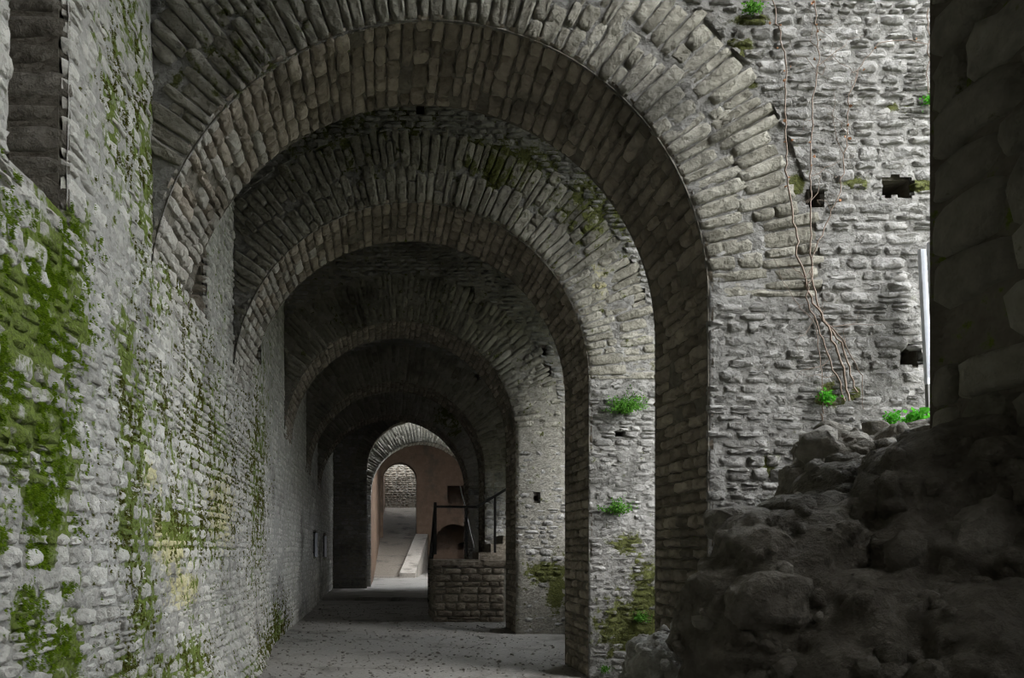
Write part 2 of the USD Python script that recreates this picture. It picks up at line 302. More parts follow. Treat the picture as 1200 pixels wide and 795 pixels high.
# ------------------------------------------------------------------ stone arches
def moss_of(c, spots, base=0.0):
    """Moss amount at wall points c (n, 2) from (u, v, ru, rv, strength) patches."""
    g = np.full(len(c), base)
    for u, v, ru, rv, s in spots:
        g = np.maximum(g, base + s * np.exp(-(((c[:, 0] - u) / ru) ** 2 + ((c[:, 1] - v) / rv) ** 2)))
    return g
def build_arch(i, label, name='stone_arch', cat='stone arch', group=None, holes=(), face=True, fh=(0.06, 0.13), fw=(0.12, 0.30), ring=(0.46, 0.44), vt=(0.075, 0.14),
               sh=(0.08, 0.14), sw=(0.17, 0.42), fine=True, moss=(), lichen=(), vmoss=0.0, base_moss=0.0, tone=0.0, relief=0.014, fmat='lime', vmat='vouss', smat='soffit',
               sink=None, jamb_only=False, gap=0.004, vgap=0.003, soffit=True, mmat='mortar', dh=0.012):
    a = A[i]; r = np.random.default_rng(100 + i)
    P = thing(name, label, cat, group)
    rec = 0.05
    outer = sbox(a.xl - 0.03, a.floor - 0.5, a.xend, a.top).difference(a.poly(rec))
    hol = unary_union([sbox(h[0], h[2], h[1], h[3]) for h in holes]) if holes else None
    front = outer.difference(hol) if hol is not None else outer
    core = extrude_xz(front, a.yf + rec, a.yf + rec + 0.28) + extrude_xz(outer, a.yf + rec + 0.28, a.yb - rec)
    cv, cf = man_mesh(core)
    put('wall_core', (cv, cf), 'mortar_dark', P, tint=flat_tint(len(cv), 0.5, base_moss))
    step = 0.024 if i == 1 else 0.035 if fine else 0.07 if i < 6 else 0.12
    sink = sink or (lambda u, v: 0 * u)
    def wall_tint(u, v):
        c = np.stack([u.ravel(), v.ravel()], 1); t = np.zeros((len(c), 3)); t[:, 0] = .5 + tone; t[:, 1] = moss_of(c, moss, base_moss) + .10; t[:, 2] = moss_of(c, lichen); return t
    if face and not jamb_only:
        def dead(u, v):
            d = a.inside(u, v, -step * 1.05)
            for h_ in holes: d |= ((u - (h_[0] + h_[1]) / 2) / (h_[1] - h_[0]) * 2) ** 4 + ((v - (h_[2] + h_[3]) / 2) / (h_[3] - h_[2]) * 2) ** 4 < 1.5 * fbm(np.stack([u * 14, v * 14, 0 * u], -1), 2, 88) + .3
            return d
        def place(u, v, h):
            ins = a.inside(u, v, 0.0); up = v > a.zs; rho = np.hypot(u - a.cx, (v - a.zs) / a.k)
            k_ = np.where(ins & up, a.rx / np.maximum(rho, 1e-6), 1.0)
            u2, v2 = np.where(up, a.cx + (u - a.cx) * k_, np.where(ins, np.where(u > a.cx, a.cx + a.rx, a.cx - a.rx), u)), np.where(up, a.zs + (v - a.zs) * k_, v)
            return np.stack([u2, a.yf - np.where(ins, -0.022, h), v2], -1)
        def height(u, v):
            rho = np.hypot(u - a.cx, (v - a.zs) / a.k); ringed = (v > a.zs) & (rho < a.rx + ring[0] + ring[1])
            return np.where(ringed, -0.014, -0.008) + sink(u, v)
        skin(P, mmat, span(a.xl, a.xend, step), span(a.floor - .1, a.top, step), place, height, wall_tint, dead, flip=False)
    if soffit:
        L_, H_ = math.pi * a.rx, a.zs - a.floor
        def splace(s_, y, h):
            th = math.pi - np.minimum(s_, L_) / a.rx; rho = a.rx - np.where((y < a.yf + .01) | (y > a.yb - .01), 0.0, h)
            return np.stack([a.cx + rho * np.cos(th), y, a.zs + rho * np.sin(th) * a.k - np.maximum(s_ - L_, 0)], -1)
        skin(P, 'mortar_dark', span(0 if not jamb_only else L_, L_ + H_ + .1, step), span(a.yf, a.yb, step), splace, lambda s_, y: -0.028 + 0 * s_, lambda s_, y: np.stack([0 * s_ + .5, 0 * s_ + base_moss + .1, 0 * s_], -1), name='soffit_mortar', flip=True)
    R1, R2 = a.rx + ring[0], a.rx + ring[0] + ring[1]
    # courses of the face
    if face and not jamb_only:
        q = courses(a.xl, min(a.xend, 5.0), a.floor - 0.1, a.top, fh, fw, holes, r)
        V, F, c = stone_grid(q, gap * .6, 0.005, relief * 0.4, 0.12, r, fine, dh=dh, bev=.008)
        V[:, :, 1] += (0.05 * (fbm(np.concatenate([V[:, :, :2] * 0.9, np.zeros_like(V[:, :, :1])], 2), 3, 40 + i) - 0.5))
        rr = R2 if ring[1] else R1
        u, v = V[:, :, 0], V[:, :, 1]
        gone = a.inside(c[:, 0], c[:, 1], rr - a.rx - 0.03) & (c[:, 1] > a.zs - 0.02) | a.inside(c[:, 0], c[:, 1], 0.03)
        up = v > a.zs
        rho = np.hypot(u - a.cx, (v - a.zs) / a.k)
        push = up & (rho < rr)
        s = np.where(push, rr / np.maximum(rho, 1e-6), 1.0)
        u = np.where(push, a.cx + (u - a.cx) * s, u); v = np.where(push, a.zs + (v - a.zs) * s, v)
        u = np.where(~up & (u < a.cx + a.rx) & (c[:, :1] > a.cx), a.cx + a.rx, u)
        u = np.where(~up & (u > a.cx - a.rx) & (c[:, :1] < a.cx), a.cx - a.rx, u)
        u = np.maximum(u, a.xl + 0.005)
        Wd = np.stack([u, a.yf - V[:, :, 2], v], 2)
        t = tints(len(c), r=r); t[:, 0] += tone
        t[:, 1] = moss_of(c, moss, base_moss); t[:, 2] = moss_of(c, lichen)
        k = ~gone
        lay(P, 'stone', 'small_stones', Wd[k], F, t[k], fmat)
    # voussoirs: two rings of long stones set on edge
    if not jamb_only:
        for j, (ra, rb) in enumerate(((a.rx, R1), (R1, R2))):
            if rb - ra < 0.05: continue
            rm = (ra + rb) / 2
            q = courses(0, math.pi * rm, ra, rb, (rb - ra, rb - ra), vt, (), r, split=0.0)
            rag = r.normal(0, 0.06, (len(q), 2)); q = q.copy()
            if j == 0 and ring[1]: q[:, 3] += rag[:, 0]
            if j == 1: q[:, 2] += rag[:, 0]
            if j == 1: q[:, 3] += rag[:, 1]
            # some of the long stones are two shorter ones
            two = r.random(len(q)) < 0.24
            mid = q[:, 2] + (q[:, 3] - q[:, 2]) * r.uniform(0.3, 0.7, len(q))
            qa, qb = q[two].copy(), q[two].copy(); qa[:, 3] = mid[two]; qb[:, 2] = mid[two]
            q = np.vstack([q[~two], qa, qb])
            V, F, c = stone_grid(q, vgap * .6, 0.006, relief * 0.32, 0.08, r, fine, eh=0.0, dh=0.004, bev=.006)
            th = math.pi - V[:, :, 0] / rm; rho = V[:, :, 1]
            rho = np.maximum(rho, a.rx)
            Wd = np.stack([a.cx + rho * np.cos(th), a.yf - 0.004 - V[:, :, 2], a.zs + rho * np.sin(th) * a.k], 2)
            keep = in_view(Wd.mean(1)) & (Wd[:, :, 0].mean(1) > a.xl + 0.03)
            Wd[:, :, 0] = np.maximum(Wd[:, :, 0], a.xl + 0.004)
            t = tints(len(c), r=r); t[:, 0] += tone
            cw = np.stack([Wd[:, :, 0].mean(1), Wd[:, :, 2].mean(1)], 1)
            t[:, 1] = np.maximum(moss_of(cw, moss, base_moss), vmoss * (r.random(len(c)) > 0.35) * r.uniform(0.6, 1.0, len(c))); t[:, 2] = moss_of(cw, lichen)
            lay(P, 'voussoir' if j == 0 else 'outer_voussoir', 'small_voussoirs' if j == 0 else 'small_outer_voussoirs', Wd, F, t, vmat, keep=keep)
    # underside of the arch and the right jamb, in one sweep of narrow courses
    if soffit:
        L = math.pi * a.rx; H = a.zs - a.floor
        q = courses(0 if not jamb_only else L, L + H, 0.0, 1.0, (1, 1), sh, (), r, split=0)      # course strips along the sweep
        qq = []
        for s0, s1, _, _ in q:
            y = a.yf - (r.uniform(0, sw[0] * .5))
            while y < a.yb - 0.02:
                e = y + r.uniform(*sw)
                if a.yb - e < sw[0] * 0.6: e = a.yb
                qq.append((s0, s1, max(y, a.yf), min(e, a.yb))); y = e
        q = np.array(qq); q = q[q[:, 3] - q[:, 2] > 0.03]
        V, F, c = stone_grid(q, gap, 0.004, relief * 0.35, 0.11, r, fine, eh=0.0, dh=0.008)
        pick = r.random(len(q)) > 0.05; V, c = V[pick], c[pick]
        s, y, h = V[:, :, 0], np.clip(V[:, :, 1], a.yf - 0.005, a.yb), V[:, :, 2]
        th = math.pi - np.minimum(s, L) / a.rx; drop = np.maximum(s - L, 0)
        rho = a.rx - h
        Wd = np.stack([a.cx + rho * np.cos(th), y, a.zs + rho * np.sin(th) * a.k - drop], 2)
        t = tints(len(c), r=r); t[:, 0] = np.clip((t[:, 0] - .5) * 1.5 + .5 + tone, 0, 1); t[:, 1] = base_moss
        low = (c[:, 0] < 0.7 + 1.8 * r.random(len(c)) ** 1.5) & (i in (1, 2))
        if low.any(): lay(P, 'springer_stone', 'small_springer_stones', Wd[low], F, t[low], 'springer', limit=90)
        Wd, t = Wd[~low], t[~low]
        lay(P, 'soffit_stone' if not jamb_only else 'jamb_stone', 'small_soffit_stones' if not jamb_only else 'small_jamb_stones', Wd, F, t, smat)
    return P

def cover(x, z, x0, z1, amt, seed):
    """How much thicker the mortar lies right of x0 and below z1, in patches."""
    n = fbm(np.stack([x * 1.3, z * 1.3, 0 * x], -1), 3, seed)
    return amt * np.clip((x - x0) / .5 + .3, 0, 1) * np.clip((z1 - z) / .5 + .3, 0, 1) * np.clip((n - .28) * 5, 0, 1)

def hole_px(i, *rects):
    """Hole rectangles given where the photograph shows them on the face of arch i, as wall coordinates."""
    d = A[i].yf; out = []
    for x0, y0, x1, y1 in rects: out.append(((x0 - VX) * d / FPX, (x1 - VX) * d / FPX, EYE + (VY - y1) * d / FPX, EYE + (VY - y0) * d / FPX))
    return out
def spots_px(i, *sp):
    d = A[i].yf
    return [((x - VX) * d / FPX, EYE + (VY - y) * d / FPX, rx * d / FPX, ry * d / FPX, s) for x, y, rx, ry, s in sp]

build_arch(0, 'dark foreground stone pier at right edge of picture, above the rubble', name='stone_pier', cat='pier', face=False, jamb_only=True, sh=(0.14, 0.26), sw=(0.22, 0.5), relief=0.02, gap=0.008, base_moss=0.2, smat='vouss')
build_arch(1, 'nearest and largest stone arch, dry creeper on its pale right face', group=None,
           holes=hole_px(1, (883, 206, 914, 224), (948, 221, 965, 240), (1036, 208, 1070, 229), (1056, 406, 1080, 428), (203, 122, 212, 133)),
           fh=(0.05, 0.12), fw=(0.10, 0.30), relief=0.020, tone=0.02, mmat='mortar_lime', dh=0.007,
           moss=spots_px(1, (935, 216, 9, 14, .75), (1000, 214, 14, 8, .7), (1080, 218, 14, 7, .75), (872, 55, 12, 14, .7), (900, 545, 10, 14, .6), (970, 462, 14, 16, .8), (1003, 462, 6, 6, .7),
                         (880, 22, 22, 6, .6), (1090, 115, 7, 9, .8), (300, 60, 130, 90, .28), (880, 96, 8, 6, .6), (1062, 128, 5, 5, .6), (1045, 125, 8, 5, .5)), base_moss=0.08,
           sink=lambda x, z: cover(x, z, 1.3, 9, .008, 3) - .004 * np.clip(x - 3.1, 0, 1))
build_arch(2, 'second stone arch along the passage, framed inside the nearest one',
           holes=hole_px(2, (408, 117, 421, 133), (488, 118, 498, 131), (568, 124, 581, 134), (745, 340, 755, 355), (722, 506, 731, 511), (722, 314, 746, 331)),
           fh=(0.05, 0.12), fw=(0.12, 0.30), relief=0.016, mmat='mortar_lime', vmoss=.3, moss=spots_px(2, (600, 190, 60, 30, .45), (700, 240, 60, 60, .36), (740, 735, 40, 30, .72), (755, 700, 16, 50, .55), (735, 640, 20, 14, .5), (400, 150, 120, 60, .25)), base_moss=0.14,
           lichen=spots_px(2, (700, 330, 26, 60, .42), (740, 270, 30, 30, .40)),
           sink=lambda x, z: cover(x, z, 2.0, 5.3, .016, 5))
build_arch(3, 'third stone arch, mossy ring above and a grey rendered pier at right',
           holes=hole_px(3, (631, 407, 640, 417), (636, 430, 645, 440), (540, 337, 554, 350), (626, 581, 632, 587)),
           fh=(0.07, 0.14), fw=(0.14, 0.34), relief=0.014, fine=False, vmoss=0.34, base_moss=0.16, moss=spots_px(3, (640, 672, 20, 12, .75), (652, 690, 10, 24, .6)),
           sink=lambda x, z: cover(x, z, 1.5, 5.0, .020, 9))
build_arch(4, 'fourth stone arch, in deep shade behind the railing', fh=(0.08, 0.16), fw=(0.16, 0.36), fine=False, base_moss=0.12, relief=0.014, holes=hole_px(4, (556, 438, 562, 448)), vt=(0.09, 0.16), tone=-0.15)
build_arch(5, 'fifth stone arch, with yellow green moss on the right of its ring', fh=(0.09, 0.18), fw=(0.18, 0.4), fine=False, relief=0.014, base_moss=0.10, vt=(0.09, 0.17), moss=spots_px(5, (525, 485, 18, 14, .62), (535, 500, 8, 12, .6)), vmoss=0.25,
           sink=lambda x, z: cover(x, z, 1.8, 5.0, .018, 12))
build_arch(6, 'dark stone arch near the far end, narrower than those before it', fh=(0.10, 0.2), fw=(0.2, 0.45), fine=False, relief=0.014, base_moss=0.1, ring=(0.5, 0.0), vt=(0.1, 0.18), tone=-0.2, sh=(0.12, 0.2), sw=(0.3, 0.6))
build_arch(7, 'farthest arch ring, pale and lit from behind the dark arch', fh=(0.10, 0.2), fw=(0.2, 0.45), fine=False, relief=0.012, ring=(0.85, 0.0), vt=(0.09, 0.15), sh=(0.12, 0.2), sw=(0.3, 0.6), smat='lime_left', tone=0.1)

# ------------------------------------------------------------------ left wall, with its slit windows
def lw(x, y):
    """Left wall place (depth, height) of a point of the photograph."""
    d = -XL * FPX / (VX - x); return d, EYE + (VY - y) * d / FPX
SLITS = [(3.80, 4.49, 3.54, 7.2), (7.42, 8.08, 4.02, 5.6), (10.98, 11.75, 4.42, 6.4)]
NICHES = [(21.0, 22.5, 1.38, 2.12), (24.7, 26.4, 1.34, 2.10)]
Lw = thing('wall_left', 'long mossy limestone wall running down the left side of passage', kind='structure')
LEFT_MOSS = []
for (x, y, rx, ry, s) in [(60, 300, 40, 40, .95), (35, 400, 40, 60, .95), (70, 370, 30, 60, .9), (40, 500, 45, 60, 1.0), (20, 330, 30, 40, .8), (75, 250, 30, 20, .8), (45, 590, 14, 60, .9), (80, 560, 8, 26, .6),
                          (75, 605, 14, 30, .7), (55, 640, 12, 40, .8), (30, 730, 14, 45, .85), (75, 770, 22, 45, .75), (8, 540, 14, 10, .6), (5, 635, 12, 14, .7), (80, 690, 6, 10, .7),
                          (148, 420, 12, 60, .6), (155, 500, 14, 80, .62), (150, 620, 12, 70, .62), (165, 720, 12, 40, .6), (135, 150, 20, 90, .42), (160, 120, 16, 140, .5), (170, 200, 12, 60, .5),
                          (205, 330, 22, 60, .5), (190, 470, 8, 40, .45), (225, 620, 40, 30, .42), (235, 480, 14, 60, .45), (300, 560, 10, 90, .5), (250, 540, 30, 80, .35), (140, 790, 20, 30, .55), (325, 740, 12, 30, .7), (300, 775, 16, 24, .7), (200, 790, 40, 30, .5)]:
    d, z = lw(x, y); d2, _ = lw(x + rx, y)
    LEFT_MOSS.append((d, z, max(d2 - d, 0.04), ry * d / FPX, s))
LEFT_LICHEN = [(*lw(x, y), rx, ry, s) for x, y, rx, ry, s in ((200, 640, .9, .35, .58), (215, 690, 1.0, .3, .55), (185, 620, .4, .3, .58), (260, 600, 1.6, .9, .50), (175, 560, .5, .3, .5))]
def left_bulge(y, z):
    """The wall's foot spreads a little in the middle bays."""
    return 0.30 * np.exp(-((y - 9.4) / 2.6) ** 2) * np.clip((1.1 - z) / 1.1, 0, 1) ** 2 + 0.03 * (fbm(np.stack([y * .7, z * .7, y * 0], -1), 3, 77) - 0.5)
def left_growth(c):
    t = np.full((len(c), 3), .5)
    n = fbm(np.concatenate([c * 2.2, np.zeros((len(c), 1))], 1), 4, 3)
    t[:, 1] = moss_of(c, LEFT_MOSS, 0.06) * (0.25 + 0.85 * n) + 0.30 * (fbm(np.concatenate([c * [1.5, .5], np.zeros((len(c), 1))], 1), 3, 8) - 0.42)
    t[:, 2] = moss_of(c, LEFT_LICHEN)
    return t
def left_wall():
    r = np.random.default_rng(50)
    for (y0, y1, fine, h, w) in ((-2.0, 10.8, True, (0.07, 0.15), (0.13, 0.34)), (10.8, 20.2, False, (0.08, 0.16), (0.15, 0.36)), (20.2, 33.0, False, (0.1, 0.2), (0.2, 0.5))):
        q = courses(y0, y1, -0.05, 7.6, h, w, [(a, b, c, d) for a, b, c, d in SLITS + NICHES], r, split=0.2)
        V, F, c = stone_grid(q, 0.004, 0.005, 0.006, 0.15, r, fine, dh=0.010, bev=.008)
        V[:, :, 1] += 0.06 * (fbm(np.concatenate([V[:, :, :2] * 0.8, np.zeros_like(V[:, :, :1])], 2), 3, 31) - 0.5)
        x = XL + V[:, :, 2] + left_bulge(V[:, :, 0], V[:, :, 1])
        Wd = np.stack([x, V[:, :, 0], V[:, :, 1]], 2)[:, :, :]
        t = tints(len(c), r=r); t[:, 1:] = left_growth(c)[:, 1:]
        yield Wd, F[:, ::-1], t
for Wd, F, t in left_wall():
    LWV = globals().setdefault('LWV', []); LWV.append((Wd, F, t))
# the largest 300 of the near stretch are parts, the rest joined
for k, (Wd, F, t) in enumerate(LWV): lay(Lw, 'stone', 'small_stones', Wd, F, t, 'lime_left', limit=(300, 0, 0)[k])
# mortar bed behind the stones, open at the slits and niches
bed = sbox(-2.6, -0.5, 33.5, 8.4).difference(unary_union([sbox(a, c, b, d) for a, b, c, d in SLITS + NICHES]))
bm = extrude_xz(bed, 0, 0.5).rotate((0, 0, 90)).translate((XL - 0.06, 0, 0))     # x->y, y->-x
bv, bf = man_mesh(bm)
put('wall_core', (bv, bf), 'mortar_dark', Lw, tint=flat_tint(len(bv), 0.5, 0.2))
def left_dead(y, z):
    d = y < -9
    for a, b, c, d_ in SLITS + NICHES: d = d | ((y > a) & (y < b) & (z > c) & (z < d_))
    return d
def left_skin_tint(y, z):
    t = left_growth(np.stack([y.ravel(), z.ravel()], 1)); t[:, 1] = t[:, 1] + .16 + .12 * np.exp(-((y.ravel() - 9) / 5) ** 2); return t
for y0, y1, st in ((3.0, 7.5, .035), (7.5, 12.0, .05), (12.0, 20.0, .08), (20.0, 32.4, .12)):
    skin(Lw, 'mortar_pale', span(y0, y1, st), span(-.1, 7.6, st), lambda y, z, h: np.stack([XL + h + left_bulge(y, z), y, z], -1), lambda y, z: -0.007 + 0.012 * np.clip((fbm(np.stack([y * .8, z * .25, 0 * y], -1), 3, 14) - .60) * 6, 0, 1), left_skin_tint, left_dead)
def slit(k, y0, y1, z0, z1, depth, label, small=False):
    """A splayed slit window cut into the left wall: stone reveals and a sloping sill."""
    r = np.random.default_rng(300 + k); P = thing(f'window_{k + 1}', label, kind='structure')
    q = courses(z0 - (0.0 if small else 0.05), z1 - 0.02, 0.006, depth, (depth / 2 - .02, depth / 2), (0.10, 0.22), (), r, split=0)
    for yy, sg in ((y1, -1), (y0, 1)):
        V, F, c = stone_grid(q, 0.005, 0.006, 0.010, 0.1, r, False)
        Wd = np.stack([XL - V[:, :, 1], yy + sg * (0.01 + V[:, :, 2]) , V[:, :, 0]], 2)
        lay(P, 'reveal_stone', 'small_reveal_stones', Wd, F if sg < 0 else F[:, ::-1], tints(len(c), r=r), 'rubble' if k == 0 else 'soffit' if not small else 'lime_left', limit=40, keep=np.ones(len(c), bool))
    b = boxm(XL - depth - 0.12, XL - depth, y0 - 0.1, y1 + 0.1, z0 - 0.4, z1 + 0.2)
    if depth > 0.56:
        for e in ((y0 - .1, y1 + .1, z1, z1 + .2), (y0 - .1, y1 + .1, z0 - .4, z0 - .25), (y1 + .03, y1 + .1, z0 - .3, z1 + .2), (y0 - .1, y0 - .03, z0 - .3, z1 + .2)): b = b + boxm(XL - depth, XL - 0.5, *e)
    v, f = man_mesh(b); put('back_wall', (v, f), 'mortar', P, tint=flat_tint(len(v), 0.4))
    if small:
        v, f = rough(prism([(XL - .06, y1 - .2, z0 + .02), (XL, y1 - .02, z0 + .02), (XL - .12, y1 + .02, z0 + .02), (XL, y1 + .02, z0 + .02)], [(XL - .06, y1 - .2, z1 - .02), (XL, y1 - .02, z1 - .02), (XL - .12, y1 + .02, z1 - .02), (XL, y1 + .02, z1 - .02)]), .06, .004, 9.0, k); put('reveal_slab', (v, f), 'white', P, tint=flat_tint(len(v), .6))
    n = 4
    for j in range(n):
        a, c_ = y0 + (y1 - y0) * j / n + 0.005, y0 + (y1 - y0) * (j + 1) / n - 0.005
        s = m3.Manifold.hull_points(np.array([(XL - 0.01, a, z0 - 0.10), (XL - 0.01, c_, z0 - 0.10), (XL - depth, a, z0 + 0.22), (XL - depth, c_, z0 + 0.22), (XL - 0.01, a, z0 - 0.03), (XL - 0.01, c_, z0 - 0.02), (XL - depth, a, z0 - .2), (XL - depth, c_, z0 - .2)]))
        v, f = rough(s, 0.04, 0.028, 8.0, 60 + j); put('sill_stone', (v, f), 'lime_left', P, tint=flat_tint(len(v), r.uniform(.2, .6), 0.42), smooth=True)
slit(0, *SLITS[0], 0.9, 'tall slit window in left wall beside the camera, upper left corner')
slit(1, *SLITS[1], 0.7, 'slit window in left wall between the nearest and second arch')
slit(2, *SLITS[2], 0.7, 'slit window in left wall just past the second arch')
slit(3, *NICHES[0], 0.4, 'small square niche low in left wall, nearer of two', True)
slit(4, *NICHES[1], 0.4, 'small square niche low in left wall, farther of two', True)

# ------------------------------------------------------------------ floor, ceiling and the hidden sides of the shell
def heightfield(x0, x1, y0, y1, step, fn):
    xs, ys = np.arange(x0, x1 + step * .5, step), np.arange(y0, y1 + step * .5, step)
    X, Y = np.meshgrid(xs, ys, indexing='ij'); Z = fn(X, Y)
    v = np.stack([X, Y, Z], 2).reshape(-1, 3); n = len(ys)
    i, j = np.meshgrid(np.arange(len(xs) - 1), np.arange(n - 1), indexing='ij'); b = (i * n + j).ravel()
    return v, np.vstack([np.stack([b, b + n, b + n + 1], 1), np.stack([b, b + n + 1, b + 1], 1)])
def ground(x, y): return 0.035 * (fbm(np.stack([x * 1.6, y * 1.6, x * 0], -1), 4, 21) - 0.5)
Fl = thing('floor', 'grey gravel floor of the vaulted passage', kind='structure')
v, f = heightfield(-2.1, 5.0, -2.5, 24.3, 0.07, ground)
put('gravel_bed', (v, f), 'gravel', Fl, tint=flat_tint(len(v)), smooth=True)
v, f = heightfield(-2.1, 6.0, 24.3, 46.2, 0.12, lambda x, y: 0.10 + 0.4 * ground(x, y) + np.clip((y - 33.0) / 3.0, 0, 1) * 0.20)
put('raised_bed', (v, f), 'gravel', Fl, tint=flat_tint(len(v)), smooth=True)
r = np.random.default_rng(5)
x = -2.0
while x < 4.6:
    w_ = r.uniform(0.35, 0.7); s = boxm(x + .01, x + w_ - .01, 24.18 + r.uniform(-.03, .03), 24.6, -0.15, 0.105 + r.uniform(-.015, .015))
    v, f = rough(s, 0.14, 0.02, 6.0, int(x * 100) % 97); put('step_stone', (v, f), 'gravel', Fl, tint=flat_tint(len(v), r.uniform(.3, .6))); x += w_
v, f = man_mesh(boxm(-2.1, 5.0, 24.26, 24.7, -0.5, 0.088)); put('step_bed', (v, f), 'gravel', Fl, tint=flat_tint(len(v), .4))
v, f = man_mesh(boxm(-3.0, 6.6, -3.4, 59.0, -1.2, -0.6)); put('subsoil', (v, f), 'gravel', Fl, tint=flat_tint(len(v), .3))
# loose pebbles
n = 2600
px, py = r.uniform(-1.75, 2.9, n), 8.6 + 14 * r.random(n) ** 1.5
ico = trimesh.creation.icosphere(0)
sc = np.clip(r.lognormal(-4.3, 0.45, n), 0.006, 0.045)
pv = (ico.vertices[None] * r.uniform(.6, 1.2, (n, 12, 1)) * sc[:, None, None] * np.array([1, 1, .6]) + np.stack([px, py, ground(px, py) + sc * .3], 1)[:, None])
put('pebbles', (pv.reshape(-1, 3), (ico.faces[None] + (np.arange(n) * 12)[:, None, None]).reshape(-1, 3)), 'pebble', Fl, tint=np.repeat(tints(n, r=r), 12, 0), kind='stuff')
Ce = thing('ceiling', 'dark vault over the passage', kind='structure')
for (y0, y1, x1, z) in ((-3.0, 3.0, 4.6, 8.2), (3.0, 6.6, 3.3, 8.2), (6.6, 10.2, 4.2, 8.2), (10.2, 15.2, 4.6, 8.2), (15.2, 19.6, 5.0, 8.2), (19.6, 23.0, 5.0, 8.2), (23.0, 29.98, 5.0, 8.2), (35.3, 56.2, 6.6, 8.8)):
    v, f = man_mesh(boxm(-2.4, x1, y0, y1, z, z + 0.4)); put('vault_slab', (v, f), 'vault', Ce, tint=flat_tint(len(v)))
v, f = man_mesh(boxm(-2.4, 5.0, -3.4, -3.0, -0.5, 8.2)); put('wall_back', (v, f), 'mortar', None, tint=flat_tint(len(v)), label='plain stone wall closing the passage behind the camera', kind='structure')
Rw = thing('wall_right', 'plain stone wall closing the right side of the passage', kind='structure')
for (y0, y1, z0, z1) in ((-3.0, 2.4, -.5, 6.5), (2.4, 3.7, -.5, 8.2), (3.7, 15.9, -.5, 2.05), (7.26, 9.55, 6.6, 8.2), (10.78, 14.65, 5.8, 8.2), (10.78, 12.8, -.5, 8.2), (15.85, 19.0, 3.3, 8.2), (15.85, 19.0, -.5, 1.9), (20.2, 22.5, -.5, 8.2), (23.6, 30.0, -.5, 8.2), (30.6, 35.5, -.5, 3.6), (35.5, 60.0, -.5, 9.2)):
    xw = 4.61 if y0 < 30.5 else 6.0
    v, f = man_mesh(boxm(xw, xw + .5, y0, y1, z0, z1)); put('masonry', (v, f), 'mortar', Rw, tint=flat_tint(len(v), .6))
v, f = heightfield(4.9, 60, -40, 80, 2.0, lambda x, y: 2.0 + 0.06 * (x - 4.9) + 0.8 * (fbm(np.stack([x * .1, y * .1, x * 0], -1), 3, 4) - .5))
put('ground', (v, f), 'earth', None, smooth=True, label='grassy terrace outside to the right of the passage', kind='structure')

# ------------------------------------------------------------------ far end: ramp, parapet, red wall
def rampz(y): return 0.30 + 0.205 * (y - 36.0)
Ra = thing('ramp', 'paved ramp rising beyond the farthest arch', 'ramp')
v, f = heightfield(0, 1, 36.0, 58.0, 0.1, lambda x, y: 0 * x)
v[:, 0] = (-0.45 + (v[:, 1] - 36) * .035) * (1 - v[:, 0]) + np.where(v[:, 1] < 45.9, 0.96 + (v[:, 1] - 36) * .123, np.where(v[:, 1] < 48.95, 2.5, 5.9)) * v[:, 0]
v[:, 2] = rampz(v[:, 1]) + 0.03 * (fbm(v * [6, 6, 0], 3, 3) - .5)
put('paving', (v, f), 'paving', Ra, tint=flat_tint(len(v), .5), smooth=True)
for k in range(26):
    x = -0.42 + k * 0.062
    v, f = rough(boxm(x, x + 0.052, 35.9, 36.12, 0.1, 0.36), 0.1, 0.012, 14.0, k); put('edge_brick', (v, f), 'kerb', Ra, tint=flat_tint(len(v), 0.3 + 0.05 * (k % 7)))
kx = lambda y, a: a + (y - 36.0) * 0.123
Kb = thing('ramp_parapet', 'low pale parapet along right edge of the ramp', 'parapet')
for j in range(5):
    y0, y1 = 36.0 + 2 * j, 38.0 + 2 * j
    s = prism([(kx(y, a), y, 0.0) for y in (y0, y1) for a in (0.93, 1.66)], [(kx(y, a), y, rampz(y) + 0.22) for y in (y0, y1) for a in (0.93, 1.66)])
    v, f = rough(s, 0.2, 0.015, 3.0, j); put('parapet_block', (v, f), 'kerb', Kb, tint=flat_tint(len(v), .45 + .1 * (j % 2)))
Rd = thing('plaster_wall', 'reddish brown plastered end wall with a tall arched doorway', 'wall')
door = Polygon([(0.20, 1.0), (2.22, 1.0)] + [(1.21 + 1.01 * math.cos(t), 5.85 + 1.0 * math.sin(t)) for t in np.linspace(0, math.pi, 24)])
sq = sbox(4.05, 4.35, 5.2, 5.45)
rec_arch = Polygon([(3.3, 1.6), (5.6, 1.6)] + [(4.45 + 1.15 * math.cos(t), 2.05 + 1.1 * math.sin(t)) for t in np.linspace(0, math.pi, 20)])
full = sbox(-2.4, -0.5, 7.0, 8.8).difference(door)
wl = extrude_xz(full.difference(unary_union([sq, rec_arch])), 46.0, 47.0) + boxm(2.9, 6.0, 48.6, 48.8, 1.0, 6.2) + boxm(2.9, 3.0, 46.9, 48.7, 1.0, 6.2) + boxm(2.9, 6.0, 46.9, 48.7, 6.0, 6.2) + boxm(2.9, 6.0, 46.0, 48.7, 0.6, 1.0)
v, f = man_mesh(wl.refine_to_length(0.5)); put('plaster', (v, f), 'plaster', Rd, tint=flat_tint(len(v), .5))
r = np.random.default_rng(9)
for k, t in enumerate(np.linspace(0, math.pi, 20)[:-1]):
    t1 = t + math.pi / 19
    s = prism([(1.21 + q_ * math.cos(a), 45.97, 5.85 + q_ * math.sin(a)) for a in (t + .01, t1 - .01) for q_ in (1.01, 1.22)], [(1.21 + q_ * math.cos(a), 46.2, 5.85 + q_ * math.sin(a)) for a in (t + .01, t1 - .01) for q_ in (1.01, 1.22)])
    v, f = man_mesh(s); put('door_voussoir', (v, f), 'plaster', Rd, tint=flat_tint(len(v), r.uniform(.4, .6)))
